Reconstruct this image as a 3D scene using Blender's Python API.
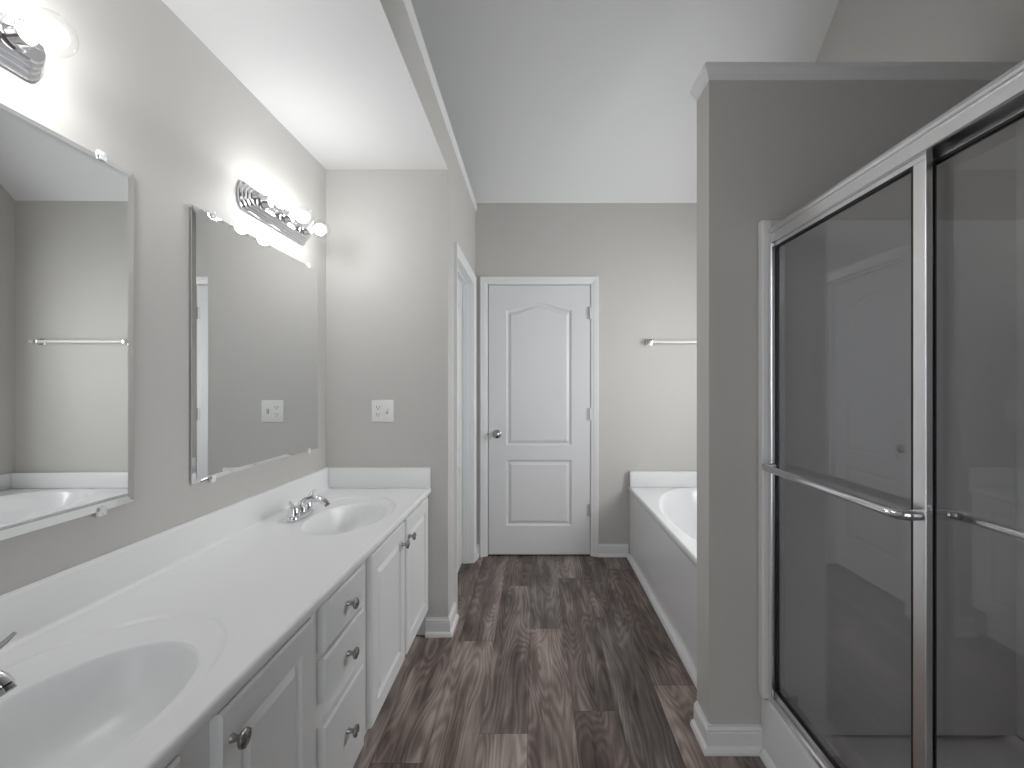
import bpy, bmesh, math, random
from mathutils import Vector, Matrix
random.seed(7)
for o in list(bpy.data.objects):
    bpy.data.objects.remove(o, do_unlink=True)
S = bpy.context.scene
C = S.collection
PI = math.pi

# ------------------------------------------------------------------ camera
F = 450.0                                  # focal length in pixels of the 1024 x 768 frame
CAMZ = 1.286
cam = bpy.data.cameras.new('camera')
cam.sensor_width = 36.0
cam.lens = F / 1024 * 36.0
cam.shift_x = -23 / 1024
cam.shift_y = 1 / 1024
cam.clip_start = 0.02
camo = bpy.data.objects.new('camera', cam)
camo.location = (0, 0, CAMZ)
camo.rotation_euler = (PI / 2, 0, 0)
C.objects.link(camo)
S.camera = camo

# ------------------------------------------------------------------ world, exposure
W = bpy.data.worlds.new('world')
W.use_nodes = True
W.node_tree.nodes['Background'].inputs[0].default_value = (0.93, 0.96, 1.0, 1)
W.node_tree.nodes['Background'].inputs[1].default_value = 1.2
S.world = W
S.view_settings.view_transform = 'Standard'
S.view_settings.look = 'None'
S.view_settings.gamma = 1.0
S.view_settings.use_curve_mapping = False
S.view_settings.exposure = 0.43
WINDOW = 6.7                               # radiance of the frosted window over the tub
BULB, BULB_NEAR = 50.0, 90.0               # radiance of the glowing bulbs

# ------------------------------------------------------------------ main dimensions
YF = 3.383                                 # far wall
XV = -1.075                                 # vanity wall
XL = -0.447                                 # left wall beyond the vanity
YS = 2.315                                 # end wall of the vanity niche
XR = 1.695                                  # right wall
ZE = 2.655                                 # ceiling height at the far wall
SL = 0.88                                  # slope of the vaulted ceiling
YR = 1.45                                  # where the slope ends
ZR = ZE + SL * (YF - YR)
ZSOF = 2.394                               # lowered ceiling over the vanity
YB = -1.6                                  # back of the room
YP0, YP1, XP = 1.585, 1.705, 0.613         # partition wall
ZP = 2.40

# ------------------------------------------------------------------ materials
def mat(name, col, rough=0.5, metal=0.0, spec=0.5, coat=0.0):
    m = bpy.data.materials.new(name)
    m.use_nodes = True
    b = m.node_tree.nodes['Principled BSDF']
    b.inputs['Base Color'].default_value = (*col, 1)
    b.inputs['Roughness'].default_value = rough
    b.inputs['Metallic'].default_value = metal
    b.inputs['Specular IOR Level'].default_value = spec
    b.inputs['Coat Weight'].default_value = coat
    return m

def add_bump(m, scale, strength, dist=0.002):
    nt = m.node_tree
    b = nt.nodes['Principled BSDF']
    tc = nt.nodes.new('ShaderNodeTexCoord')
    n = nt.nodes.new('ShaderNodeTexNoise')
    n.inputs['Scale'].default_value = scale
    n.inputs['Detail'].default_value = 3
    bp = nt.nodes.new('ShaderNodeBump')
    bp.inputs['Strength'].default_value = strength
    bp.inputs['Distance'].default_value = dist
    nt.links.new(tc.outputs['Object'], n.inputs['Vector'])
    nt.links.new(n.outputs['Fac'], bp.inputs['Height'])
    nt.links.new(bp.outputs['Normal'], b.inputs['Normal'])
    return m

M = {}
M['paint'] = add_bump(mat('greige_wall_paint', (0.575, 0.562, 0.538), 0.6, spec=0.3), 60, 0.08)
M['ceil'] = add_bump(mat('white_ceiling_paint', (0.75, 0.75, 0.75), 0.75, spec=0.2), 50, 0.08)
M['trim'] = mat('white_trim_paint', (0.80, 0.80, 0.80), 0.35)
M['doorpaint'] = mat('white_door_paint', (0.74, 0.74, 0.745), 0.4)
M['cab'] = mat('white_cabinet_paint', (0.80, 0.80, 0.795), 0.4)
M['marble'] = mat('white_cultured_marble', (0.85, 0.85, 0.85), 0.28, spec=0.4)
M['acrylic'] = mat('white_tub_acrylic', (0.84, 0.84, 0.845), 0.17, coat=0.2)
M['fiber'] = mat('white_shower_fiberglass', (0.78, 0.78, 0.785), 0.25)
M['chrome'] = mat('polished_chrome', (0.80, 0.80, 0.82), 0.09, 1.0)
M['brushed'] = mat('satin_aluminium', (0.86, 0.86, 0.87), 0.26, 1.0)
M['hinge'] = mat('satin_hinge_metal', (0.55, 0.55, 0.55), 0.45, 0.8)
M['nickel'] = mat('dark_brushed_nickel', (0.38, 0.37, 0.36), 0.25, 1.0)
M['mirror'] = mat('mirror_silver', (0.86, 0.87, 0.87), 0.0, 1.0)
M['black'] = mat('black_rubber_seal', (0.012, 0.012, 0.012), 0.5)
M['dark'] = mat('dark_recess', (0.03, 0.03, 0.03), 0.6)
M['plastic'] = mat('white_plastic', (0.82, 0.82, 0.81), 0.3)
M['slot'] = mat('dark_slot', (0.10, 0.10, 0.10), 0.5)
M['ivory'] = mat('ivory_socket_insulator', (0.75, 0.72, 0.58), 0.4)
M['clip'] = mat('clear_mirror_clip', (0.85, 0.85, 0.85), 0.12)

def glassy(name, tint, ior, rough=0.0):
    m = bpy.data.materials.new(name)
    m.use_nodes = True
    nt = m.node_tree
    nt.nodes.remove(nt.nodes['Principled BSDF'])
    out = nt.nodes['Material Output']
    t = nt.nodes.new('ShaderNodeBsdfTransparent')
    t.inputs[0].default_value = (*tint, 1)
    g = nt.nodes.new('ShaderNodeBsdfGlossy')
    g.inputs['Roughness'].default_value = rough
    fr = nt.nodes.new('ShaderNodeFresnel')          # same reflectance on the entering and the leaving face
    ge = nt.nodes.new('ShaderNodeNewGeometry')
    mr = nt.nodes.new('ShaderNodeMapRange')
    mr.inputs['To Min'].default_value = ior
    mr.inputs['To Max'].default_value = 1 / ior
    nt.links.new(ge.outputs['Backfacing'], mr.inputs['Value'])
    nt.links.new(mr.outputs[0], fr.inputs['IOR'])
    mx = nt.nodes.new('ShaderNodeMixShader')
    nt.links.new(fr.outputs[0], mx.inputs[0])
    nt.links.new(t.outputs[0], mx.inputs[1])
    nt.links.new(g.outputs[0], mx.inputs[2])
    nt.links.new(mx.outputs[0], out.inputs[0])
    return m
M['glass'] = glassy('grey_shower_glass', (0.90, 0.90, 0.905), 1.75)
M['bulbglass'] = glassy('clear_bulb_glass', (0.97, 0.97, 0.97), 1.3)

def emit(name, col, strength):
    m = bpy.data.materials.new(name)
    m.use_nodes = True
    b = m.node_tree.nodes['Principled BSDF']
    b.inputs['Base Color'].default_value = (1, 1, 1, 1)
    b.inputs['Emission Color'].default_value = (*col, 1)
    b.inputs['Emission Strength'].default_value = strength
    return m
M['glow'] = emit('glowing_filament', (0.99, 0.995, 1.0), BULB)

M['glow_near'] = emit('glowing_filament_near', (0.99, 0.995, 1.0), BULB_NEAR)
M['daylight'] = emit('frosted_pane_lit_by_daylight', (0.96, 0.98, 1.0), WINDOW)

def plank_material():
    m = bpy.data.materials.new('grey_brown_vinyl_planks')
    m.use_nodes = True
    nt = m.node_tree
    N, L = nt.nodes, nt.links
    b = N['Principled BSDF']
    b.inputs['Roughness'].default_value = 0.42
    b.inputs['Specular IOR Level'].default_value = 0.35
    at = N.new('ShaderNodeAttribute'); at.attribute_name = 'plank'       # random colour per plank
    uv = N.new('ShaderNodeUVMap'); uv.uv_map = 'UVMap'
    sep = N.new('ShaderNodeSeparateXYZ'); L.new(uv.outputs[0], sep.inputs[0])
    sc = N.new('ShaderNodeSeparateColor'); L.new(at.outputs['Color'], sc.inputs[0])
    # coordinates: width, length / stretch, plank id
    def mth(op, a, bb=None):
        n = N.new('ShaderNodeMath'); n.operation = op
        for i, v in enumerate((a, bb)):
            if v is None: continue
            if isinstance(v, (int, float)): n.inputs[i].default_value = v
            else: L.new(v, n.inputs[i])
        return n.outputs[0]
    wid = mth('MULTIPLY', sc.outputs[1], 37.0)
    cv = N.new('ShaderNodeCombineXYZ')
    L.new(mth('MULTIPLY', sep.outputs[0], 1.0), cv.inputs[0])
    L.new(mth('MULTIPLY', sep.outputs[1], 0.09), cv.inputs[1])
    L.new(wid, cv.inputs[2])
    n1 = N.new('ShaderNodeTexNoise')           # broad streaks
    n1.inputs['Scale'].default_value = 16; n1.inputs['Detail'].default_value = 5; n1.inputs['Roughness'].default_value = 0.62
    L.new(cv.outputs[0], n1.inputs['Vector'])
    # cathedral grain: rings of a stretched, warped distance field
    cv2 = N.new('ShaderNodeCombineXYZ')
    L.new(sep.outputs[0], cv2.inputs[0])
    L.new(mth('MULTIPLY', sep.outputs[1], 0.16), cv2.inputs[1])
    L.new(wid, cv2.inputs[2])
    n2 = N.new('ShaderNodeTexNoise')
    n2.inputs['Scale'].default_value = 7.0; n2.inputs['Detail'].default_value = 1.5
    L.new(cv2.outputs[0], n2.inputs['Vector'])
    rings = mth('SINE', mth('MULTIPLY', n2.outputs['Fac'], 150.0))
    rings = mth('MULTIPLY', mth('ADD', rings, 1.0), 0.5)
    cv3 = N.new('ShaderNodeCombineXYZ')
    L.new(sep.outputs[0], cv3.inputs[0])
    L.new(mth('MULTIPLY', sep.outputs[1], 0.035), cv3.inputs[1])
    L.new(wid, cv3.inputs[2])
    n3 = N.new('ShaderNodeTexNoise')           # fine pores
    n3.inputs['Scale'].default_value = 130; n3.inputs['Detail'].default_value = 2
    L.new(cv3.outputs[0], n3.inputs['Vector'])
    cv4 = N.new('ShaderNodeCombineXYZ')
    L.new(sep.outputs[0], cv4.inputs[0])
    L.new(mth('MULTIPLY', sep.outputs[1], 0.4), cv4.inputs[1])
    L.new(wid, cv4.inputs[2])
    n4 = N.new('ShaderNodeTexNoise')           # dark smudges
    n4.inputs['Scale'].default_value = 9; n4.inputs['Detail'].default_value = 2
    L.new(cv4.outputs[0], n4.inputs['Vector'])
    f = mth('MULTIPLY', n1.outputs['Fac'], 1.05)
    f = mth('ADD', f, mth('MULTIPLY', rings, 0.15))
    f = mth('ADD', f, mth('MULTIPLY', n3.outputs['Fac'], 0.22))
    f = mth('ADD', f, mth('MULTIPLY', n4.outputs['Fac'], 0.60))
    f = mth('ADD', f, mth('MULTIPLY', sc.outputs[0], 0.26))
    f = mth('SUBTRACT', f, 0.61)
    cr = N.new('ShaderNodeValToRGB')
    e = cr.color_ramp.elements
    e[0].position = 0.12; e[0].color = (0.042, 0.034, 0.032, 1)
    e[1].position = 0.90; e[1].color = (0.53, 0.495, 0.475, 1)
    k = e.new(0.42); k.color = (0.150, 0.130, 0.122, 1)
    k = e.new(0.62); k.color = (0.28, 0.254, 0.242, 1)
    L.new(f, cr.inputs[0])
    # some planks browner, some greyer
    hue = N.new('ShaderNodeMix'); hue.data_type = 'RGBA'; hue.blend_type = 'MULTIPLY'
    hue.inputs[0].default_value = 1.0
    tint = N.new('ShaderNodeMix'); tint.data_type = 'RGBA'
    tint.inputs[6].default_value = (1.10, 0.96, 0.89, 1)
    tint.inputs[7].default_value = (1.0, 0.99, 0.98, 1)
    L.new(sc.outputs[2], tint.inputs[0])
    L.new(cr.outputs[0], hue.inputs[6]); L.new(tint.outputs[2], hue.inputs[7])
    L.new(hue.outputs[2], b.inputs['Base Color'])
    bp = N.new('ShaderNodeBump'); bp.inputs['Strength'].default_value = 0.12; bp.inputs['Distance'].default_value = 0.001
    L.new(n3.outputs['Fac'], bp.inputs['Height']); L.new(bp.outputs[0], b.inputs['Normal'])
    return m
M['plank'] = plank_material()

# ------------------------------------------------------------------ helpers
def obj(name, bm, m, parent=None, smooth=False, fix=True):
    if fix: bmesh.ops.recalc_face_normals(bm, faces=bm.faces)
    me = bpy.data.meshes.new(name)
    bm.to_mesh(me); bm.free()
    for mm in (m if isinstance(m, (list, tuple)) else [m]):
        me.materials.append(M[mm])
    if smooth:
        try: me.shade_smooth()
        except Exception: pass
        if smooth is not True:
            me.set_sharp_from_angle(angle=math.radians(smooth))
    o = bpy.data.objects.new(name, me)
    C.objects.link(o)
    if parent: o.parent = parent
    return o

def tag(o, label, cat, group=None):
    o['label'] = label; o['category'] = cat
    if group: o['group'] = group
    return o

def thing(name, label, cat, loc=(0, 0, 0), group=None):
    o = bpy.data.objects.new(name, None)
    o.location = loc
    o.empty_display_size = 0.05
    C.objects.link(o)
    return tag(o, label, cat, group)

def struct(o):
    o['kind'] = 'structure'
    return o

def box(bm, x0, x1, y0, y1, z0, z1, bev=0.0, mi=0, seg=2):
    vs = [bm.verts.new((x, y, z)) for x in (x0, x1) for y in (y0, y1) for z in (z0, z1)]
    fs = [(0, 1, 3, 2), (4, 6, 7, 5), (0, 4, 5, 1), (2, 3, 7, 6), (0, 2, 6, 4), (1, 5, 7, 3)]
    faces = [bm.faces.new([vs[i] for i in f]) for f in fs]
    for f in faces: f.material_index = mi
    if bev > 0:
        es = list({e for f in faces for e in f.edges})
        bmesh.ops.bevel(bm, geom=es, offset=bev, segments=seg, affect='EDGES', profile=0.5)

def prism(bm, poly, axis, a, b, mi=0):
    """extrude a 2-D polygon along an axis; poly is given in the two other axes in x<y<z order"""
    def P(p, t):
        if axis == 'x': return (t, p[0], p[1])
        if axis == 'y': return (p[0], t, p[1])
        return (p[0], p[1], t)
    A = [bm.verts.new(P(p, a)) for p in poly]
    B = [bm.verts.new(P(p, b)) for p in poly]
    n = len(poly)
    for i in range(n):
        f = bm.faces.new((A[i], A[(i + 1) % n], B[(i + 1) % n], B[i])); f.material_index = mi
    bm.faces.new(A).material_index = mi
    bm.faces.new(B[::-1]).material_index = mi

def tube(bm, pts, radii, n=12, flat=1.0, caps=True, up=(0, 0, 1)):
    """round tube along a polyline; radii per point; flat squeezes the section along 'up'"""
    pts = [Vector(p) for p in pts]
    if isinstance(radii, (int, float)): radii = [radii] * len(pts)
    rings = []
    for i, p in enumerate(pts):
        if i == 0: t = pts[1] - p
        elif i == len(pts) - 1: t = p - pts[i - 1]
        else: t = (pts[i + 1] - p).normalized() + (p - pts[i - 1]).normalized()
        t.normalize()
        u = Vector(up)
        if abs(t.dot(u)) > 0.95: u = Vector((1, 0, 0))
        s = t.cross(u).normalized(); u = s.cross(t).normalized()
        r = radii[i]
        rings.append([bm.verts.new(p + s * (r * math.cos(2 * PI * k / n)) + u * (r * flat * math.sin(2 * PI * k / n))) for k in range(n)])
    for a, b in zip(rings, rings[1:]):
        for k in range(n):
            bm.faces.new((a[k], a[(k + 1) % n], b[(k + 1) % n], b[k]))
    if caps:
        bm.faces.new(rings[0][::-1]); bm.faces.new(rings[-1])

def lathe(bm, prof, origin, axis=(0, 0, 1), n=24, sx=1.0, sy=1.0):
    """profile of (radius, height) turned about an axis through origin"""
    q = Vector((0, 0, 1)).rotation_difference(Vector(axis))
    o = Vector(origin)
    rings = []
    for r, h in prof:
        if r < 1e-6:
            rings.append([bm.verts.new(o + q @ Vector((0, 0, h)))])
        else:
            rings.append([bm.verts.new(o + q @ Vector((sx * r * math.cos(2 * PI * k / n), sy * r * math.sin(2 * PI * k / n), h))) for k in range(n)])
    for a, b in zip(rings, rings[1:]):
        if len(a) == 1 and len(b) == 1: continue
        for k in range(n):
            k2 = (k + 1) % n
            if len(a) == 1: bm.faces.new((a[0], b[k], b[k2]))
            elif len(b) == 1: bm.faces.new((a[k], b[0], a[k2]))
            else: bm.faces.new((a[k], a[k2], b[k2], b[k]))
    if len(rings[0]) > 1: bm.faces.new(rings[0][::-1])
    if len(rings[-1]) > 1: bm.faces.new(rings[-1])

def copy_tree(o, parent=None):
    c = o.copy(); C.objects.link(c)
    if parent: c.parent = parent
    for ch in list(o.children): copy_tree(ch, c)
    return c

NB = bmesh.new
def panelled(bm, Wd, Hd, T, panels, to, prof, cham=0.004, NT=24):
    """door leaf with moulded panels; local a (width) b (height) d (out of the face); to(a,b,d)->point"""
    V = lambda a, b, d: bm.verts.new(to(a, b, d))
    c = cham
    def quad(a0, a1, b0, b1):
        bm.faces.new((V(a0, b0, 0), V(a1, b0, 0), V(a1, b1, 0), V(a0, b1, 0)))
    o0 = [(c, c), (Wd - c, c), (Wd - c, Hd - c), (c, Hd - c)]
    o1 = [(0, 0), (Wd, 0), (Wd, Hd), (0, Hd)]
    L0 = [V(*p, 0) for p in o0]; L1 = [V(*p, -c) for p in o1]; L2 = [V(*p, -T) for p in o1]
    for A, B in ((L0, L1), (L1, L2)):
        for i in range(4):
            bm.faces.new((A[i], A[(i + 1) % 4], B[(i + 1) % 4], B[i]))
    bm.faces.new(L2[::-1])
    if not panels:
        bm.faces.new(L0); return
    pa0, pa1 = panels[0][0], panels[0][1]
    quad(c, pa0, c, Hd - c); quad(pa1, Wd - c, c, Hd - c)
    cur = c
    for i, (a0, a1, b0, b1, arch) in enumerate(panels):        # bottom to top
        quad(a0, a1, cur, b0)
        nxt = panels[i + 1][2] if i + 1 < len(panels) else Hd - c
        f = lambda t: arch * 0.5 * (1 - math.cos(2 * PI * t))
        def loop(off, d):
            pts = [V(a0 + off, b0 + off, d), V(a1 - off, b0 + off, d)]
            for k in range(NT + 1):
                t = 1 - k / NT
                pts.append(V(a0 + off + t * (a1 - a0 - 2 * off), b1 - off + f(t), d))
            return pts
        loops = [loop(o_, d_) for o_, d_ in prof]
        n = len(loops[0])
        for A, B in zip(loops, loops[1:]):
            for k in range(n):
                bm.faces.new((A[k], A[(k + 1) % n], B[(k + 1) % n], B[k]))
        bm.faces.new(loops[-1])
        if arch:
            top = [V(a0 + k / NT * (a1 - a0), b1 + f(k / NT), 0) for k in range(NT + 1)]
            tp2 = [V(a0 + k / NT * (a1 - a0), nxt, 0) for k in range(NT + 1)]
            for k in range(NT):
                bm.faces.new((top[k], top[k + 1], tp2[k + 1], tp2[k]))
            cur = nxt
        else:
            cur = b1
    if cur < Hd - c - 1e-6: quad(pa0, pa1, cur, Hd - c)

# ================================================================== SETTING
# floor: one mesh of plank quads
PW = 0.178
row_end = {-2: 2.26, -1: 1.66, 0: 2.375, 1: 1.775, 2: 2.49, -3: 2.75}
bm = NB()
uvl = bm.loops.layers.uv.new('UVMap')
cl = bm.loops.layers.color.new('plank')
tone = {(-2, 2.26): 0.10, (-2, 1.04): .62, (-1, 1.66): .42, (-1, 0.44): .95, (0, 2.375): .30, (0, 1.155): .80, (1, 1.775): .35, (1, .555): .12, (2, 2.49): .05, (2, 1.27): .18}
for r in range(-7, 11):
    x0 = -0.027 + r * PW; x1 = x0 + PW
    e = row_end.get(r, random.uniform(1.5, 2.7))
    y = e - 1.22 * 4
    while y < YF + 0.1:
        ya, yb = max(y, YB - 0.05), min(y + 1.22, YF + 0.12)
        t = tone.get((r, round(y, 3)), random.random())
        col = (t, random.random(), random.random(), 1)
        if yb > ya:
            g = 0.0006
            vs = [bm.verts.new(p) for p in ((x0 + g, ya + g, 0), (x1 - g, ya + g, 0), (x1 - g, yb - g, 0), (x0 + g, yb - g, 0))]
            f = bm.faces.new(vs)
            for lp in f.loops:
                lp[uvl].uv = (lp.vert.co.x - x0 , lp.vert.co.y - y)
                lp[cl] = col
        y += 1.22
x0, x1 = -0.027 - 7 * PW, -0.027 + 11 * PW
f = bm.faces.new([bm.verts.new(p) for p in ((x0, YB - .05, -0.0015), (x1, YB - .05, -0.0015), (x1, YF + .12, -0.0015), (x0, YF + .12, -0.0015))])
f.material_index = 1
box(bm, x0, x1, YB - .05, YF + .12, -0.08, -0.002, mi=1)
struct(obj('floor', bm, ['plank', 'dark'], fix=False))

# ceiling: slope rising from the far wall, then level
zs = lambda y: ZE + SL * (YF - y)
bm = NB()
prism(bm, [(YF + .12, zs(YF + .12)), (YF + .12, zs(YF + .12) + .12), (YR, ZR + .12), (YR, ZR)], 'x', XV - .1, XR + .1)
box(bm, XV - .1, XR + .1, YB - .05, YR, ZR, ZR + .12)
struct(obj('ceiling', bm, 'ceil'))

# far wall with the door opening
DX0, DX1, DZ = -0.353, 0.417, 2.04
bm = NB()
box(bm, XL - .1, DX0 - .012, YF, YF + .12, 0, ZE)
box(bm, DX1 + .012, XR + .1, YF, YF + .12, 0, ZE)
box(bm, DX0 - .012, DX1 + .012, YF, YF + .12, DZ + .012, ZE)
box(bm, DX0 - .1, DX1 + .1, YF + .12, YF + .14, 0, DZ + .1)
struct(obj('wall_far', bm, 'paint'))

# vanity wall
bm = NB()
box(bm, XV - .1, XV, YB, YF + .12, 0, ZR)
struct(obj('wall_vanity', bm, 'paint'))

# end wall of the vanity niche + left wall with a recessed doorway, one block of wall
LY0, LY1, LZ = 2.53, 3.25, 2.02
bm = NB()
ZL = 2.585
box(bm, XV, XL, YS, LY0, 0, ZL)
box(bm, XV, XL, LY1, YF, 0, ZL)
box(bm, XV, XL, LY0, LY1, LZ, ZL)
box(bm, XV, -0.58, LY0, LY1, 0, LZ)
struct(obj('wall_left', bm, 'paint'))

# lowered ceiling box over the vanity
bm = NB()
box(bm, XV, XL, YB, YS, ZSOF, ZL)
bm.normal_update()
for f in bm.faces:
    if f.normal.z < -0.5 or abs(f.calc_center_median().z - ZSOF) < 1e-4: f.material_index = 1
struct(obj('wall_soffit', bm, ['paint', 'ceil']))

# white cap along the ledge
bm = NB()
prism(bm, [(XV, ZL), (XL, ZL), (XL + .003, ZL), (XL + .005, ZL + .010), (XL + .009, ZL + .018), (XL + .012, ZL + .028), (XL + .013, ZL + .045), (XV, ZL + .045)], 'y', YB, YF)
struct(obj('trim_1', bm, 'trim'))

# right wall
# the right wall has a window over the tub, behind the partition
WY0, WY1, WZ0, WZ1 = 1.80, 2.72, 1.00, 2.05
bm = NB()
box(bm, XR, XR + .1, YB, WY0, 0, ZR); box(bm, XR, XR + .1, WY1, YF + .12, 0, ZR)
box(bm, XR, XR + .1, WY0, WY1, 0, WZ0); box(bm, XR, XR + .1, WY0, WY1, WZ1, ZR)
struct(obj('wall_right', bm, 'paint'))
bm = NB()
for y0, y1, z0, z1 in ((WY0, WY0 + .04, WZ0, WZ1), (WY1 - .04, WY1, WZ0, WZ1), (WY0 + .04, WY1 - .04, WZ0, WZ0 + .04), (WY0 + .04, WY1 - .04, WZ1 - .04, WZ1)):
    box(bm, XR + .02, XR + .08, y0, y1, z0, z1)
for y0, y1, z0, z1 in ((WY0 - .055, WY0, WZ0 - .055, WZ1 + .055), (WY1, WY1 + .055, WZ0 - .055, WZ1 + .055), (WY0, WY1, WZ0 - .055, WZ0), (WY0, WY1, WZ1, WZ1 + .055)):
    box(bm, XR - .016, XR, y0, y1, z0, z1, .003)
w1 = struct(obj('window_1', bm, 'trim'))
bm = NB(); box(bm, XR + .045, XR + .053, WY0 + .04, WY1 - .04, WZ0 + .04, WZ1 - .04)
obj('frosted_pane', bm, 'daylight', w1)

# partition between shower and tub, and the near shower wall (outside the frame, carries the enclosure)
YN0, YN1 = 0.05, 0.17
bm = NB(); box(bm, XP, XR, YP0, YP1, 0, ZP)
struct(obj('wall_partition', bm, 'paint'))
bm = NB(); box(bm, XP + .15, XR, YN0, YN1, 0, ZP)
struct(obj('wall_near', bm, 'paint'))
# cap of the partition (cove moulding under a flat board), mitred round the end
def cap(bm, x0, y0, y1, z):
    prof = [(0.0, 0.0), (0.004, 0.004), (0.007, 0.018), (0.012, 0.028), (0.018, 0.036), (0.020, 0.050), (0.0, 0.050)]
    rings = []
    for o_, h in prof:
        rings.append([bm.verts.new(p) for p in ((XR, y0 - o_, z + h), (x0 - o_, y0 - o_, z + h), (x0 - o_, y1 + o_, z + h), (XR, y1 + o_, z + h))])
    for A, B in zip(rings, rings[1:]):
        for i in range(3): bm.faces.new((A[i], A[i + 1], B[i + 1], B[i]))
    bm.faces.new(rings[-2])
    bm.faces.new(rings[0])
bm = NB(); cap(bm, XP, YP0, YP1, ZP - .040)
struct(obj('trim_2', bm, 'trim'))
# corner bead board on the tub side edge of the partition end
# back wall of the room behind the camera, with a wide opening to the bedroom
bm = NB()
box(bm, XV, -0.55, YB - .1, YB, 0, ZR); box(bm, 1.2, XR, YB - .1, YB, 0, ZR); box(bm, -0.55, 1.2, YB - .1, YB, 2.4, ZR)
struct(obj('wall_behind', bm, 'paint'))

# baseboards with shoe moulding
BP = [(0.0, 0.0), (0.026, 0.0), (0.026, 0.008), (0.022, 0.018), (0.013, 0.024), (0.013, 0.068), (0.011, 0.073), (0.013, 0.079), (0.009, 0.083), (0.006, 0.086), (0.006, 0.092), (0.0, 0.092)]
def base_run(name, pts, outs):
    """pts: corner points along the wall; outs: outward mitre vector at each point"""
    bm = NB()
    rings = []
    for (x, y), (ox, oy) in zip(pts, outs):
        rings.append([bm.verts.new((x + ox * d, y + oy * d, z)) for d, z in BP])
    n = len(BP)
    for A, B in zip(rings, rings[1:]):
        for i in range(n): bm.faces.new((A[i], A[(i + 1) % n], B[(i + 1) % n], B[i]))
    bm.faces.new(rings[0]); bm.faces.new(rings[-1][::-1])
    return struct(obj(name, bm, 'trim'))
base_run('baseboard_far', [(0.472, YF), (0.70, YF)], [(0, -1), (0, -1)])
base_run('baseboard_left', [(-0.56, YS), (XL, YS), (XL, 2.488)], [(0, -1), (1, -1), (1, 0)])
base_run('baseboard_corner', [(XL, 3.312), (XL, YF), (-0.418, YF)], [(1, 0), (1, -1), (0, -1)])
base_run('baseboard_partition', [(0.80, YP0), (XP, YP0), (XP, YP1 - .002)], [(0, -1), (-1, -1), (-1, 0)])

# ------------------------------------------------------------------ doors
CAS = [(0.0, 0.0), (0.0, 0.017), (0.010, 0.018), (0.018, 0.015), (0.030, 0.014), (0.040, 0.010), (0.052, 0.008), (0.055, 0.006), (0.055, 0.0)]   # (from outer edge inwards, thickness)
def casing(bm, a0, a1, h, to):
    """casing whose INNER edge runs a0..a1 and up to h; to(a,b,d)"""
    w = 0.055
    rings = []
    for k, (pa, pb, sa, sb) in enumerate(((a0 - w, 0, 1, 0), (a0 - w, h + w, 1, -1), (a1 + w, h + w, -1, -1), (a1 + w, 0, -1, 0))):
        rings.append([bm.verts.new(to(pa + sa * i, pb + sb * i, t)) for i, t in CAS])
    n = len(CAS)
    for A, B in zip(rings, rings[1:]):
        for i in range(n): bm.faces.new((A[i], A[(i + 1) % n], B[(i + 1) % n], B[i]))
    bm.faces.new(rings[0]); bm.faces.new(rings[-1][::-1])

def jamb(bm, a0, a1, h, d0, d1, t, to):
    def bx(p0, p1, q0, q1, r0, r1):
        vs = [bm.verts.new(to(p, q, r)) for p in (p0, p1) for q in (q0, q1) for r in (r0, r1)]
        for f in ((0, 1, 3, 2), (4, 6, 7, 5), (0, 4, 5, 1), (2, 3, 7, 6), (0, 2, 6, 4), (1, 5, 7, 3)):
            bm.faces.new([vs[i] for i in f])
    bx(a0 - t, a0, 0, h + t, d0, d1); bx(a1, a1 + t, 0, h + t, d0, d1); bx(a0, a1, h, h + t, d0, d1)

def knob_door(parent, p, axis):
    bm = NB()
    lathe(bm, [(0, 0), (0.032, 0), (0.032, 0.005), (0.026, 0.009), (0.011, 0.012), (0.010, 0.030), (0.020, 0.036), (0.027, 0.046), (0.027, 0.056), (0.020, 0.064), (0.008, 0.067), (0, 0.067)], p, axis, 28)
    o = obj('door_knob', bm, 'nickel', parent, smooth=40)
    o['label'] = 'round brushed nickel knob'

DPROF = [(0.0, 0.0), (0.006, -0.008), (0.014, -0.012), (0.020, -0.0115), (0.038, -0.002)]
def door_panels(Wd):
    m = (Wd - 0.49 * Wd / 0.77) / 2
    a0, a1 = m, Wd - m
    return a0, a1

# door 1, closed, in the far wall
bm = NB()
yd = YF - 0.002
to1 = lambda a, b, d: (a, yd - d, b)
g = 0.004
Wd = DX1 - DX0 - 2 * g
tl = lambda a, b, d: (DX0 + g + a, yd - d, 0.012 + b)
panelled(bm, Wd, DZ - 0.012 - g, 0.035, [(0.133, 0.624, 0.216, 0.710, 0), (0.133, 0.624, 0.819, 1.838, 0.052)], tl, DPROF, 0.002)
d1 = struct(obj('door_1', bm, 'doorpaint'))
bm = NB(); casing(bm, DX0 - .004, DX1 + .004, DZ + .004, lambda a, b, d: (a, YF - d, b))
jamb(bm, DX0, DX1, DZ, -0.12, 0.004, 0.012, lambda a, b, d: (a, YF - d, b))
obj('door_casing', bm, 'trim', d1)
knob_door(d1, (-0.286, yd, 0.918), (0, -1, 0))
for z in (1.827, 1.068, 0.346):
    bm = NB()
    tube(bm, [(DX1 - .003, YF - .008, z - .045), (DX1 - .003, YF - .008, z + .045)], 0.0075, 10)
    box(bm, DX1 - .028, DX1 - .004, yd - .003, yd + .002, z - .045, z + .045)
    obj('hinge', bm, 'hinge', d1)
bm = NB(); lathe(bm, [(0, 0), (.006, 0), (.006, .012), (0, .012)], (DX0 + .001, yd - .004, .918), (0, -1, 0), 10)
obj('strike', bm, 'nickel', d1)

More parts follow.
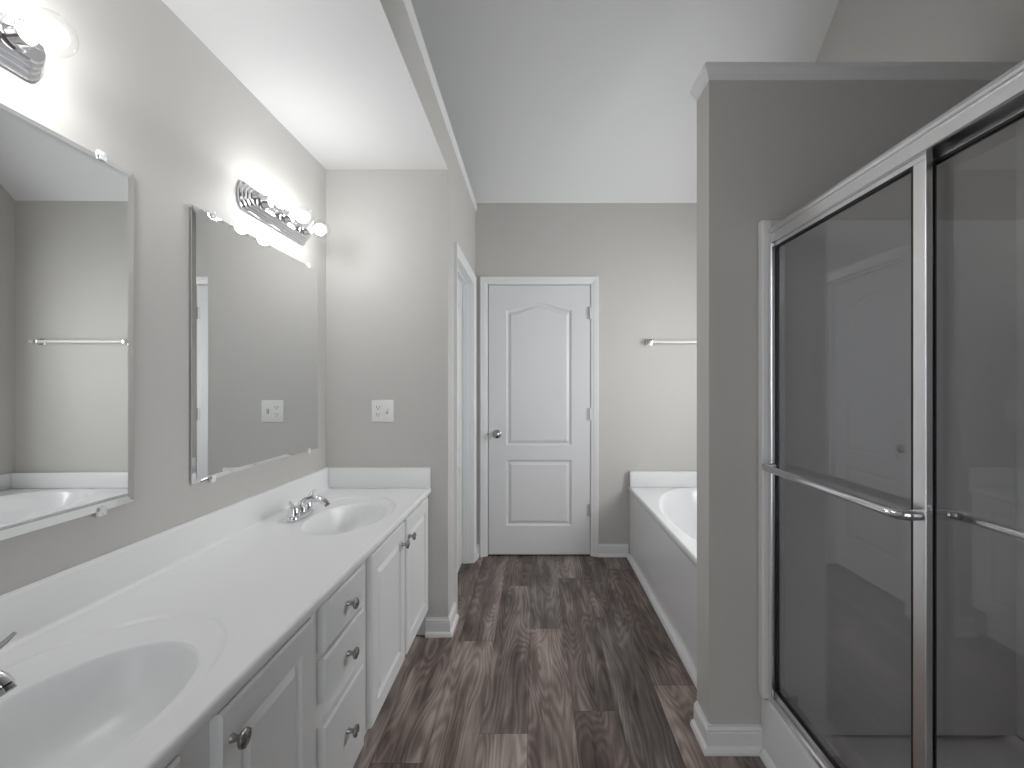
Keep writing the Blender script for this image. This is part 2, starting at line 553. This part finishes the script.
# door 2, closed and set back, in the left wall
bm = NB()
Wd2 = LY1 - LY0 - 2 * g
k = Wd2 / Wd
tl = lambda a, b, d: (-0.522 + d, LY0 + g + a, 0.012 + b)
panelled(bm, Wd2, LZ - 0.012 - g, 0.035, [(0.125, Wd2 - .125, 0.216, 0.710, 0), (0.125, Wd2 - .125, 0.819, 1.82, 0.05)], tl, DPROF, 0.002)
d2 = struct(obj('door_2', bm, 'doorpaint'))
toL = lambda a, b, d: (XL + d, a, b)
bm = NB(); casing(bm, LY0 + .006, LY1 - .0, LZ + .004 - .004, toL)
jamb(bm, LY0 + .001, LY1 - .001, LZ - .001, -0.14, 0.004, -0.003, toL)
# stop strips behind which the leaf rests
for y0, y1 in ((LY0, LY0 + .012), (LY1 - .012, LY1)):
    box(bm, -0.520, -0.485, y0, y1, 0, LZ)
box(bm, -0.520, -0.485, LY0, LY1, LZ - .012, LZ)
obj('door_casing', bm, 'trim', d2)
knob_door(d2, (-0.522, LY0 + .068, 0.918), (1, 0, 0))

# ================================================================== VANITY
XC = -0.552                                   # face frame
XD = -0.532                                   # front of doors and drawers
ZC = 0.759                                    # counter top
VY0, VY1 = 0.22, YS - .002
van = thing('vanity_cabinet', 'long white double vanity cabinet with raised panel doors and three middle drawers', 'cabinet', (XC, (VY0 + VY1) / 2, 0))
def vobj(name, bm, m, parent, **kw):
    """mesh given in world coordinates put under a located thing (or its part)"""
    o = obj(name, bm, m, parent, **kw)
    root = parent
    off = Vector((0, 0, 0))
    while root is not None:
        off += root.location; root = root.parent
    o.data.transform(Matrix.Translation(-off))
    return o

DOORS = [(0.345, 0.680, +1), (0.762, 1.080, -1), (1.470, 1.842, +1), (1.872, 2.245, -1)]
DRAW = [(0.606, 0.727), (0.478, 0.592), (0.163, 0.418)]
DRY = (1.140, 1.405)
ZD0, ZD1 = 0.163, 0.727
bm = NB()
box(bm, XC - .02, XC, VY0, VY1, 0.15, 0.731)                        # face frame board
box(bm, XV + .004, XC - .02, VY0, VY0 + .018, 0.15, 0.731)              # end panels
box(bm, XV + .004, XC - .02, VY1 - .018, VY1, 0.15, 0.731)
box(bm, XV + .004, XC - .02, VY0 + .018, VY1 - .018, 0.15, 0.168)       # bottom
vobj('carcass', bm, 'cab', van)
bm = NB(); box(bm, XC - .09, XC - .075, VY0, VY1, 0, 0.15)
box(bm, XV + .01, XC - .09, VY0, VY0 + .018, 0, .15); box(bm, XV + .01, XC - .09, VY1 - .018, VY1, 0, .15)
vobj('toe_kick', bm, 'cab', van)
KPROF = [(0, 0), (0.008, 0), (0.007, 0.004), (0.0055, 0.010), (0.007, 0.016), (0.0145, 0.019), (0.0165, 0.022), (0.0155, 0.026), (0.010, 0.0285), (0.009, 0.0275), (0.004, 0.029), (0, 0.0295)]
def cab_knob(parent, y, z):
    bm = NB(); lathe(bm, KPROF, (XD, y, z), (1, 0, 0), 24)
    k_ = vobj('knob', bm, 'nickel', parent, smooth=50)
    return k_
CPROF = [(0.0, 0.0), (0.004, -0.007), (0.011, -0.009), (0.015, -0.009), (0.030, -0.001)]
for y0, y1, side in DOORS:
    bm = NB()
    w, h = y1 - y0, ZD1 - ZD0
    panelled(bm, w, h, 0.0195, [(0.052, w - 0.052, 0.058, h - 0.058, 0)], lambda a, b, d: (XD + d, y0 + a, ZD0 + b), CPROF, 0.005)
    d = vobj('cabinet_door', bm, 'cab', van)
    cab_knob(d, (y1 - .042) if side > 0 else (y0 + .027), 0.667 if y0 < 1 else 0.648)
for z0, z1 in DRAW:
    bm = NB()
    panelled(bm, DRY[1] - DRY[0], z1 - z0, 0.0195, [], lambda a, b, d: (XD + d, DRY[0] + a, z0 + b), CPROF, 0.006)
    d = vobj('drawer', bm, 'cab', van)
    cab_knob(d, (DRY[0] + DRY[1]) / 2 + .008, (0.302 if z0 < .3 else 0.523 if z0 < .5 else 0.665))

# countertop with two moulded oval basins
XCF = -0.533
ctop = thing('vanity_countertop', 'long white cultured marble countertop with two moulded oval basins on the vanity cabinet', 'countertop', (-0.8, (VY0 + VY1) / 2, ZC))
SINKS = [0.715, 1.82]
YM = (SINKS[0] + SINKS[1]) / 2
NS = 96
RC, RA, RB = -0.800, 0.300, 0.210          # shallow deck ring: centre x, half length (y), half width (x)
BC, BA, BB = -0.757, 0.224, 0.148         # bowl
def ell(yc, xc, a, b, z, n=NS):
    return [(xc + b * math.cos(2 * PI * k / n), yc + a * math.sin(2 * PI * k / n), z) for k in range(n)]
bm = NB()
XB = XV + .003
XT = XCF - .008
def rect_ring(xc, yc, x0, x1, y0, y1, n=NS):
    pts = []
    for k in range(n):
        c_, s_ = math.cos(2 * PI * k / n), math.sin(2 * PI * k / n)
        t = 1e9
        if c_ > 1e-9: t = min(t, (x1 - xc) / c_)
        if c_ < -1e-9: t = min(t, (x0 - xc) / c_)
        if s_ > 1e-9: t = min(t, (y1 - yc) / s_)
        if s_ < -1e-9: t = min(t, (y0 - yc) / s_)
        pts.append([xc + t * c_, yc + t * s_])
    for cx_, cy_ in ((x0, y0), (x0, y1), (x1, y0), (x1, y1)):
        i = min(range(n), key=lambda j: (pts[j][0] - cx_) ** 2 + (pts[j][1] - cy_) ** 2)
        pts[i] = [cx_, cy_]
    return pts
for yc, y0, y1 in ((SINKS[0], VY0, YM), (SINKS[1], YM, VY1)):
    yr = yc + .03                          # the deck ring is not quite concentric with the bowl
    loops = [[(p[0], p[1], ZC) for p in rect_ring(RC, yr, XB, XT, y0, y1)]]
    loops.append(ell(yr, RC, RA + .004, RB + .004, ZC))
    loops.append(ell(yr, RC, RA, RB, ZC))
    loops.append(ell(yr, RC, RA - .003, RB - .003, ZC - .0014))
    loops.append(ell(yr, RC, RA - .008, RB - .008, ZC - .0052))
    loops.append(ell(yr - .008, RC * .7 + BC * .3, RA * .7 + BA * .3 - .006, RB * .7 + BB * .3 - .006, ZC - .0058))
    loops.append(ell(yc, BC, BA + .004, BB + .004, ZC - .0064))
    loops.append(ell(yc, BC, BA, BB, ZC - .0066))
    VL = [[bm.verts.new(p) for p in lp] for lp in loops]
    for A, B in zip(VL, VL[1:]):
        for k in range(NS): bm.faces.new((A[k], A[(k + 1) % NS], B[(k + 1) % NS], B[k]))
edge = [(XT, ZC), (XCF - .0045, ZC - .001), (XCF - .0015, ZC - .0035), (XCF, ZC - .008), (XCF, ZC - .022), (XCF - .003, ZC - .0265), (XCF - .008, ZC - .027), (XC - .015, ZC - .027)]
A = [bm.verts.new((x, VY0, z)) for x, z in edge]; B = [bm.verts.new((x, VY1, z)) for x, z in edge]
for i in range(len(edge) - 1): bm.faces.new((A[i], A[i + 1], B[i + 1], B[i]))
bm.faces.new([bm.verts.new(p) for p in ((XB, VY0, ZC), (XT, VY0, ZC), (XT, VY0, ZC - .027), (XB, VY0, ZC - .027))])
bmesh.ops.recalc_face_normals(bm, faces=bm.faces)
vobj('counter_slab', bm, 'marble', ctop, smooth=35)
BOWL = [(1.0, 0), (0.988, -.0015), (0.972, -.006), (0.95, -.016), (0.92, -.034), (0.87, -.058), (0.79, -.084), (0.66, -.106), (0.48, -.121), (0.28, -.128), (0.14, -.130)]
for yc in SINKS:
    bm = NB()
    VL = [[bm.verts.new(p) for p in ell(yc + 0.0, BC - .03 * (1 - s), BA * s, BB * s, ZC - .0066 + h, 64)] for s, h in BOWL]
    for A, B in zip(VL, VL[1:]):
        for k in range(64): bm.faces.new((A[k], A[(k + 1) % 64], B[(k + 1) % 64], B[k]))
    bm.faces.new(VL[-1])
    bs = vobj('sink_basin', bm, 'marble', ctop, smooth=True)
    bm = NB()
    lathe(bm, [(0.0, 0.001), (0.012, 0.001), (0.013, 0.0035), (0.019, 0.004), (0.021, 0.002), (0.0215, 0)], (BC - .027, yc, ZC - .135), (0, 0, 1), 24)
    vobj('drain', bm, 'chrome', bs, smooth=50)
bm = NB(); x = XV + .019
prism(bm, [(XV + .001, ZC + .0003), (x + .012, ZC + .0003), (x + .0065, ZC + .0012), (x + .0028, ZC + .0035), (x + .0006, ZC + .007), (x, ZC + .012), (x, ZC + .098), (x - .002, ZC + .102), (x - .006, ZC + .104), (XV + .001, ZC + .104)], 'y', VY0, VY1 - .0005)
vobj('backsplash', bm, 'marble', ctop, smooth=35)
bm = NB(); box(bm, XV + .0195, XCF - .002, VY1 - .018, VY1 - .0005, ZC + .0006, ZC + .104, .003)
vobj('side_splash', bm, 'marble', ctop, smooth=35)

# faucets
def make_faucet(yc, label):
    t = thing('faucet', label, 'faucet', (-0.948, yc, ZC - .003), 'vanity faucets')
    bm = NB()
    # deck plate: stacked rounded outlines
    lay = [(0.080, 0.026, 0.0), (0.081, 0.027, 0.004), (0.079, 0.025, 0.012), (0.072, 0.021, 0.019), (0.064, 0.017, 0.022)]
    n = 40; VL = []
    for a, b, h in lay:
        ring = []
        for k in range(n):
            th = 2 * PI * k / n
            c_, s_ = math.cos(th), math.sin(th)
            ring.append(bm.verts.new((b * math.copysign(abs(c_) ** 0.6, c_), a * math.copysign(abs(s_) ** 0.75, s_), h)))
        VL.append(ring)
    for A, B in zip(VL, VL[1:]):
        for k in range(n): bm.faces.new((A[k], A[(k + 1) % n], B[(k + 1) % n], B[k]))
    bm.faces.new(VL[-1]); bm.faces.new(VL[0][::-1])
    obj('base_plate', bm, 'chrome', t, smooth=40)
    bm = NB()
    lathe(bm, [(0.024, 0.018), (0.023, 0.026), (0.018, 0.036), (0.015, 0.046), (0, 0.046)], (0, 0, 0), (0, 0, 1), 20)
    tube(bm, [(-0.004, 0, 0.030), (0.004, 0, 0.048), (0.022, 0, 0.064), (0.050, 0, 0.071), (0.078, 0, 0.068), (0.096, 0, 0.060), (0.106, 0, 0.050)],
         [0.017, 0.0155, 0.0140, 0.0125, 0.0120, 0.0125, 0.0125], 16)
    sp = obj('spout', bm, 'chrome', t, smooth=50)
    bm = NB(); lathe(bm, [(0, -.002), (0.010, -.002), (0.0105, 0.006), (0, 0.006)], (0.107, 0, 0.0475), (0.62, 0, -0.78), 16)
    obj('aerator', bm, 'nickel', sp)
    for s in (-1, 1):
        bm = NB()
        lathe(bm, [(0.0225, 0.014), (0.0220, 0.022), (0.0195, 0.034), (0.0165, 0.046), (0.0140, 0.052), (0.008, 0.056), (0, 0.057)], (0, s * 0.051, 0), (0, 0, 1), 20)
        tube(bm, [(0, s * 0.049, 0.047), (0.001, s * 0.062, 0.058), (0.003, s * 0.075, 0.067), (0.006, s * 0.087, 0.074), (0.009, s * 0.098, 0.083)],
             [0.0085, 0.0075, 0.0070, 0.0065, 0.0045], 10, flat=0.6)
        obj('handle', bm, 'chrome', t, smooth=50)
    return t
make_faucet(SINKS[1], 'chrome two-handle faucet at the far basin beside the end wall with the outlet')
make_faucet(SINKS[0], 'chrome faucet at the near basin, cut off by the left edge of the photo')

# ================================================================== MIRRORS
MZ0, MZ1, MW = 0.976, 1.848, 0.81
def make_mirror(y0, y1, label, turn=0.0, bev=0.014):
    t = thing('wall_mirror', label, 'mirror', (XV + .004, (y0 + y1) / 2, MZ0), 'vanity mirrors')
    h, w = MZ1 - MZ0, y1 - y0
    bm = NB()
    f_ = [(-w / 2 + bev, bev), (w / 2 - bev, bev), (w / 2 - bev, h - bev), (-w / 2 + bev, h - bev)]
    e_ = [(-w / 2, 0), (w / 2, 0), (w / 2, h), (-w / 2, h)]
    L0 = [bm.verts.new((0.006, y, z)) for y, z in f_]
    L1 = [bm.verts.new((0.0035, y, z)) for y, z in e_]
    L2 = [bm.verts.new((0.0, y, z)) for y, z in e_]
    bm.faces.new(L0); bm.faces.new(L2[::-1])
    for A, B in ((L0, L1), (L1, L2)):
        for i in range(4): bm.faces.new((A[i], A[(i + 1) % 4], B[(i + 1) % 4], B[i]))
    obj('mirror_glass', bm, 'mirror', t)
    for y in (-w / 2 + .09, w / 2 - .09):
        for z, s in ((0, -1), (h, 1)):
            bm = NB()
            box(bm, -.002, 0.009, y - .010, y + .010, min(z, z + s * .012), max(z, z + s * .012), .002)
            box(bm, 0.0062, 0.0095, y - .009, y + .009, min(z - s * .010, z + s * .004), max(z - s * .010, z + s * .004), .001)
            lathe(bm, [(0, 0), (.0035, 0), (.0035, .002), (0, .0025)], (0.009, y, z + s * .006), (1, 0, 0), 8)
            obj('mirror_clip', bm, 'clip', t)
    t.rotation_euler = (0, 0, turn)
    return t
make_mirror(1.400, 2.212, 'frameless wall mirror nearer the far basin, reflecting the outlet')
TURN = 0.008
m1 = make_mirror(1.196 - MW, 1.196, 'frameless wall mirror over the near basin, reflecting a towel bar and tub', TURN, 0.020)
m1.location.x += MW / 2 * math.sin(TURN) + .001

# ================================================================== VANITY LIGHTS
def make_light(yc, label, glow):
    t = thing('vanity_light_bar', label, 'light fixture', (XV, yc, 1.981), 'three-bulb vanity lights')
    bm = NB()
    Lh, Hh = 0.240, 0.052
    def outline(inset, x, n=12):
        a, b = Lh - inset, Hh - inset
        e = 0.030
        pts = []
        for s in (1, -1):
            for k in range(n + 1):
                th = -PI / 2 + PI * k / n
                pts.append((x, s * (a - e + e * math.cos(th)), s * b * math.sin(th)))
        return [bm.verts.new(p) for p in pts]
    steps = [(0, 0), (0, .008), (.003, .010), (.008, .010), (.008, .018), (.011, .020), (.015, .020), (.015, .028), (.018, .030), (.022, .030), (.022, .038), (.026, .041)]
    VL = [outline(i, x) for i, x in steps]
    n = len(VL[0])
    for A, B in zip(VL, VL[1:]):
        for k in range(n): bm.faces.new((A[k], A[(k + 1) % n], B[(k + 1) % n], B[k]))
    bm.faces.new(VL[-1]); bm.faces.new(VL[0][::-1])
    obj('back_plate', bm, 'chrome', t)
    for j in (-1, 0, 1):
        y = j * 0.152
        bm = NB()
        lathe(bm, [(0.031, 0.040), (0.031, 0.043), (0.026, 0.047), (0.0235, 0.052), (0.0225, 0.070), (0.0215, 0.072), (0.0195, 0.071), (0.019, 0.050)], (0, y, 0), (1, 0, 0), 28)
        so = obj('socket_cup', bm, 'chrome', t, smooth=40)
        bm = NB()
        lathe(bm, [(0.0, 0.058), (0.0185, 0.058), (0.0185, 0.073), (0.0150, 0.075), (0.0140, 0.072), (0.0, 0.072)], (0, y, 0), (1, 0, 0), 24)
        obj('insulator_ring', bm, 'ivory', so, smooth=40)
        bm = NB()
        R = 0.0405; hc = 0.117
        prof = [(0.0128, 0.073), (0.0135, 0.082)]
        for k in range(1, 19):
            th = math.radians(158 - k * 158 / 18)
            prof.append((max(R * math.sin(th), 0), hc + (-R) * -math.cos(th) * 1.0))
        lathe(bm, prof[:-1] + [(0, hc + R)], (0, y, 0), (1, 0, 0), 32)
        bu = obj('light_bulb', bm, 'bulbglass', t, smooth=True)
        bu['label'] = 'clear round globe bulb, lit'
        bm = NB()
        bmesh.ops.create_icosphere(bm, subdivisions=2, radius=0.025, matrix=Matrix.Translation((hc - .004, y, 0)))
        obj('filament_glow', bm, glow, bu, smooth=True)
    return t
make_light(1.860, 'chrome three-bulb light bar over the mirror nearer the far basin', 'glow')
make_light(0.737, 'chrome light bar in the upper left corner of the photo, one large bulb in view', 'glow_near')

# ================================================================== WALL PLATE
t = thing('outlet_plate', 'white two-gang outlet and switch plate on the end wall above the countertop', 'outlet', (-0.782, YS, 1.152))
bm = NB(); box(bm, -.057, .057, -.006, 0, -.057, .057, .0035)
obj('cover_plate', bm, 'plastic', t, smooth=35)
bm = NB()
box(bm, -.040, -.006, -.0085, -.004, -.034, .034, .0015)
rc = obj('receptacle', bm, 'plastic', t)
bm = NB()
for z in (-.019, .017):
    box(bm, -.0315, -.0285, -.0093, -.0080, z, z + .009); box(bm, -.0175, -.0150, -.0093, -.0080, z + .001, z + .008)
    lathe(bm, [(0, 0), (.0028, 0), (.0028, .0012), (0, .0012)], (-.023, -.0080, z - .006), (0, -1, 0), 10)
obj('slots', bm, 'slot', rc)
bm = NB()
box(bm, .017, .029, -.0068, -.005, -.013, .013, .0008)
prism(bm, [(-.006, -.006), (-.006, .006), (-.017, .011), (-.017, .004)], 'x', .019, .027)
tg = obj('toggle_switch', bm, 'plastic', t)
bm = NB(); box(bm, .0175, .0190, -.0073, -.006, -.0125, .0125); box(bm, .0270, .0285, -.0073, -.006, -.0125, .0125); box(bm, .0175, .0285, -.0073, -.006, -.0125, -.008)
obj('toggle_slot', bm, 'slot', tg)
for x in (-.023, .023):
    for z in (-.030, .030):
        bm = NB()
        if x < 0: z *= 1.45
        lathe(bm, [(0, 0), (.003, 0), (.0025, .001), (0, .0012)], (x, -.006, z), (0, -1, 0), 10)
        obj('screw', bm, 'plastic', t)

# ================================================================== TOWEL BAR
t = thing('towel_bar', 'chrome and white towel bar mounted on the far wall above the tub', 'towel bar', (1.18, YF, 1.606))
bm = NB(); tube(bm, [(-0.335, -.045, 0), (0.36, -.045, 0)], 0.011, 14)
obj('rod', bm, 'plastic', t, smooth=50)
for x in (-0.325, 0.31):
    bm = NB()
    box(bm, x - .024, x + .024, -.010, 0, -.024, .024, .004)
    box(bm, x - .015, x + .015, -.060, -.008, -.015, .015, .005)
    obj('bracket', bm, 'chrome', t, smooth=35)

# ================================================================== BATHTUB
XT0, ZT = 0.702, 0.527
tub = thing('bathtub', 'white alcove soaking tub with a smooth glossy front apron by the far wall', 'bathtub', (1.19, 2.54, 0))
TY0, TY1 = YP1 + .003, YF - .003
bm = NB()
loops = [[(p[0], p[1], ZT) for p in rect_ring(1.185, 2.53, XT0 + .012, XR - .003, TY0, TY1)],
         ell(2.53, 1.185, 0.810, 0.440, ZT), ell(2.53, 1.185, 0.805, 0.435, ZT), ell(2.53, 1.185, 0.80, 0.43, ZT - .002), ell(2.53, 1.185, 0.79, 0.42, ZT - .010),
         ell(2.53, 1.185, 0.775, 0.405, ZT - .03), ell(2.53, 1.185, 0.74, 0.38, ZT - .12), ell(2.53, 1.185, 0.69, 0.35, ZT - .28), ell(2.53, 1.185, 0.63, 0.30, ZT - .36),
         ell(2.53, 1.185, 0.52, 0.22, ZT - .385), ell(2.53, 1.185, 0.2, 0.09, ZT - .39)]
VL = [[bm.verts.new(p) for p in lp] for lp in loops]
for A, B in zip(VL, VL[1:]):
    for k in range(NS): bm.faces.new((A[k], A[(k + 1) % NS], B[(k + 1) % NS], B[k]))
bm.faces.new(VL[-1])
edge = [(XT0 + .012, ZT), (XT0 + .005, ZT - .002), (XT0 + .001, ZT - .007), (XT0, ZT - .014), (XT0, ZT - .034), (XT0 + .004, ZT - .040), (XT0 + .014, ZT - .042)]
A = [bm.verts.new((x, TY0, z)) for x, z in edge]; B = [bm.verts.new((x, TY1, z)) for x, z in edge]
for i in range(len(edge) - 1): bm.faces.new((A[i], A[i + 1], B[i + 1], B[i]))
vobj('tub_basin', bm, 'acrylic', tub, smooth=35)
bm = NB(); box(bm, XT0 + .008, XT0 + .03, TY0, TY1, 0.0, ZT - .042)
vobj('apron', bm, 'acrylic', tub)
bm = NB()
box(bm, XT0 + .004, XR - .022, TY1 - .045, TY1, ZT + .0008, ZT + .115, .006)
box(bm, XR - .022, XR - .003, TY0, TY1, ZT + .0008, ZT + .115, .006)
vobj('splash_ledge', bm, 'acrylic', tub, smooth=35)
bm = NB(); lathe(bm, [(0, .001), (.03, .001), (.032, .004), (.036, 0)], (1.185, 2.0, ZT - .388), (0, 0, 1), 20)
vobj('tub_drain', bm, 'chrome', tub, smooth=50)
bm = NB()
prism(bm, [(XT0 + .008, 0), (XT0 - .018, 0), (XT0 - .018, .012), (XT0 - .012, .022), (XT0, .028), (XT0 + .008, .030)], 'y', YP1 + .001, YF - .03)
struct(obj('trim_3', bm, 'trim'))

# ================================================================== SHOWER
XS = 0.795                                  # front of the curb
ZCURB = 0.205
HT = 1.824                                  # top of the enclosure
st = thing('shower_stall', 'white fiberglass shower base and wall surround behind the glass doors', 'shower stall', (1.23, .88, 0))
SY0, SY1 = YN1 + .002, YP0 - .002
bm = NB()
prism(bm, [(XS, 0), (XS, ZCURB - .02), (XS + .004, ZCURB - .008), (XS + .014, ZCURB - .001), (XS + .03, ZCURB), (XS + .09, ZCURB - .004), (XS + .105, ZCURB - .02), (XS + .115, .07), (XR - .08, .045), (XR - .03, .07), (XR - .03, 0)], 'y', SY0, SY1)
vobj('shower_pan', bm, 'fiber', st, smooth=35)
def panel(bm, x0, x1, y0, y1):
    box(bm, x0, x1, y0, y1, .071, 1.86, .006)
bm = NB()
prism(bm, [(XS + .0235, ZCURB + .001), (XS + .0235, 1.857), (XR - .026, 1.857), (XR - .026, .071), (XS + .117, .071), (XS + .117, ZCURB + .001)], 'y', SY1 - .022, SY1)
vobj('surround_panel', bm, 'fiber', st)
bm = NB(); panel(bm, XR - .025, XR - .003, SY0, SY1)
box(bm, XR - .085, XR - .025, .62, 1.12, 1.00, 1.03, .008); box(bm, XR - .085, XR - .025, .62, 1.12, 1.36, 1.39, .008)
vobj('surround_panel', bm, 'fiber', st)
bm = NB(); panel(bm, XS + .116, XR - .026, SY0, SY0 + .022)
vobj('surround_panel', bm, 'fiber', st)
bm = NB()
box(bm, XS - .012, XS + .022, SY1 - .034, SY1, ZCURB, 1.856, .004)
vobj('front_flange', bm, 'fiber', st)
bm = NB(); lathe(bm, [(0, .001), (.035, .001), (.04, .004), (.045, 0)], (1.24, .88, .056), (0, 0, 1), 24)
vobj('floor_drain', bm, 'chrome', st, smooth=50)
bm = NB()
prism(bm, [(XS, 0), (XS - .018, 0), (XS - .018, .010), (XS - .012, .020), (XS, .028)], 'y', YN1 + .01, YP0 - .027)
struct(obj('trim_4', bm, 'trim'))

en = thing('shower_enclosure', 'chrome framed sliding shower enclosure with two grey glass doors and towel bars', 'shower enclosure', (.84, .88, ZCURB))
XE0, XE1 = 0.803, 0.863
EY0, EY1 = SY0 + .002, SY1 - .036
# header with rounded upper lip, groove and flat lower face
bm = NB()
hd = [(XE0 + .004, HT - .053), (XE0 + .002, HT - .051), (XE0 + .002, HT - .026), (XE0 + .006, HT - .024), (XE0 + .006, HT - .020), (XE0 + .000, HT - .018),
      (XE0 - .003, HT - .013), (XE0 - .002, HT - .006), (XE0 + .003, HT - .002), (XE0 + .010, HT), (XE1, HT), (XE1, HT - .053), (XE1 - .004, HT - .053), (XE1 - .004, HT - .02), (XE0 + .009, HT - .02), (XE0 + .009, HT - .053)]
prism(bm, hd, 'y', EY0, EY1)
vobj('header_rail', bm, 'brushed', en)
bm = NB()
prism(bm, [(XE0, ZCURB), (XE0, ZCURB + .014), (XE0 + .004, ZCURB + .018), (XE0 + .010, ZCURB + .018), (XE0 + .010, ZCURB + .004), (XE0 + .028, ZCURB + .004), (XE0 + .028, ZCURB + .012), (XE0 + .032, ZCURB + .012), (XE0 + .032, ZCURB + .004), (XE1 - .004, ZCURB + .004), (XE1 - .004, ZCURB + .030), (XE1, ZCURB + .030), (XE1, ZCURB)], 'y', EY0, EY1)
vobj('bottom_track', bm, 'brushed', en)
for y0, y1 in ((EY1 - .022, EY1), (EY0, EY0 + .022)):
    bm = NB()
    box(bm, XE0 - .002, XE0 + .009, y0, y1, ZCURB + .018, HT - .055, .003)
    yy = y1 - .004 if y0 > 1 else y0
    box(bm, XE0 + .009, XE1 - .006, yy, yy + .004, ZCURB + .018, HT - .055)
    vobj('wall_jamb', bm, 'brushed', en)

def sliding(xc, y0, y1, bar_side, wide):
    """xc: middle of the panel; bar_side -1 towards the room, +1 towards the shower"""
    z0, z1 = ZCURB + .006 + .014, HT - .030
    h = .0075
    bm = NB()
    box(bm, xc - h, xc + h, y0, y1, z0, z0 + .020, .001)
    box(bm, xc - h, xc + h, y0, y1, z1 - .036, z1, .001)
    for a, b in (((y0, y0 + wide[0]), (0, 0)), ((y1 - wide[1], y1), (0, 0))):
        box(bm, xc - h, xc + h, a[0], a[1], z0 + .020, z1 - .036, .0015)
    d = vobj('sliding_door', bm, 'brushed', en)
    gy0, gy1, gz0, gz1 = y0 + wide[0], y1 - wide[1], z0 + .020, z1 - .036
    bm = NB(); box(bm, xc - .0025, xc + .0025, gy0 + .0005, gy1 - .0005, gz0 + .0005, gz1 - .0005)
    vobj('glass_pane', bm, 'glass', d)
    bm = NB()                                  # black gasket round the glass, both faces
    for s in (-1, 1):
        xa, xb = sorted((xc + s * .0028, xc + s * .0068))
        w = .0055
        box(bm, xa, xb, gy0, gy0 + w, gz0, gz1); box(bm, xa, xb, gy1 - w, gy1, gz0, gz1)
        box(bm, xa, xb, gy0 + w, gy1 - w, gz0, gz0 + w); box(bm, xa, xb, gy0 + w, gy1 - w, gz1 - w, gz1)
    vobj('gasket', bm, 'black', d)
    bm = NB()
    zb = 1.01
    s = bar_side
    xo = xc + s * .050
    ya, yb = y0 + wide[0] * .5, y1 - wide[1] * .5 - .004
    pts = [(xc + s * h, ya, zb), (xc + s * .026, ya + .002, zb), (xo - s * .006, ya + .012, zb), (xo, ya + .034, zb), (xo, yb - .034, zb), (xo - s * .006, yb - .012, zb), (xc + s * .026, yb - .002, zb), (xc + s * h, yb, zb)]
    tube(bm, pts, [.011, .012, .012, .0115, .0115, .012, .012, .011], 14, flat=1.0)
    vobj('towel_bar', bm, 'chrome', d, smooth=50)
    return d
sliding(XE0 + .018, 0.937, EY1 - .008, -1, (0.032, 0.010))
sliding(XE0 + .044, EY0 + .006, 0.980, +1, (0.012, 0.018))
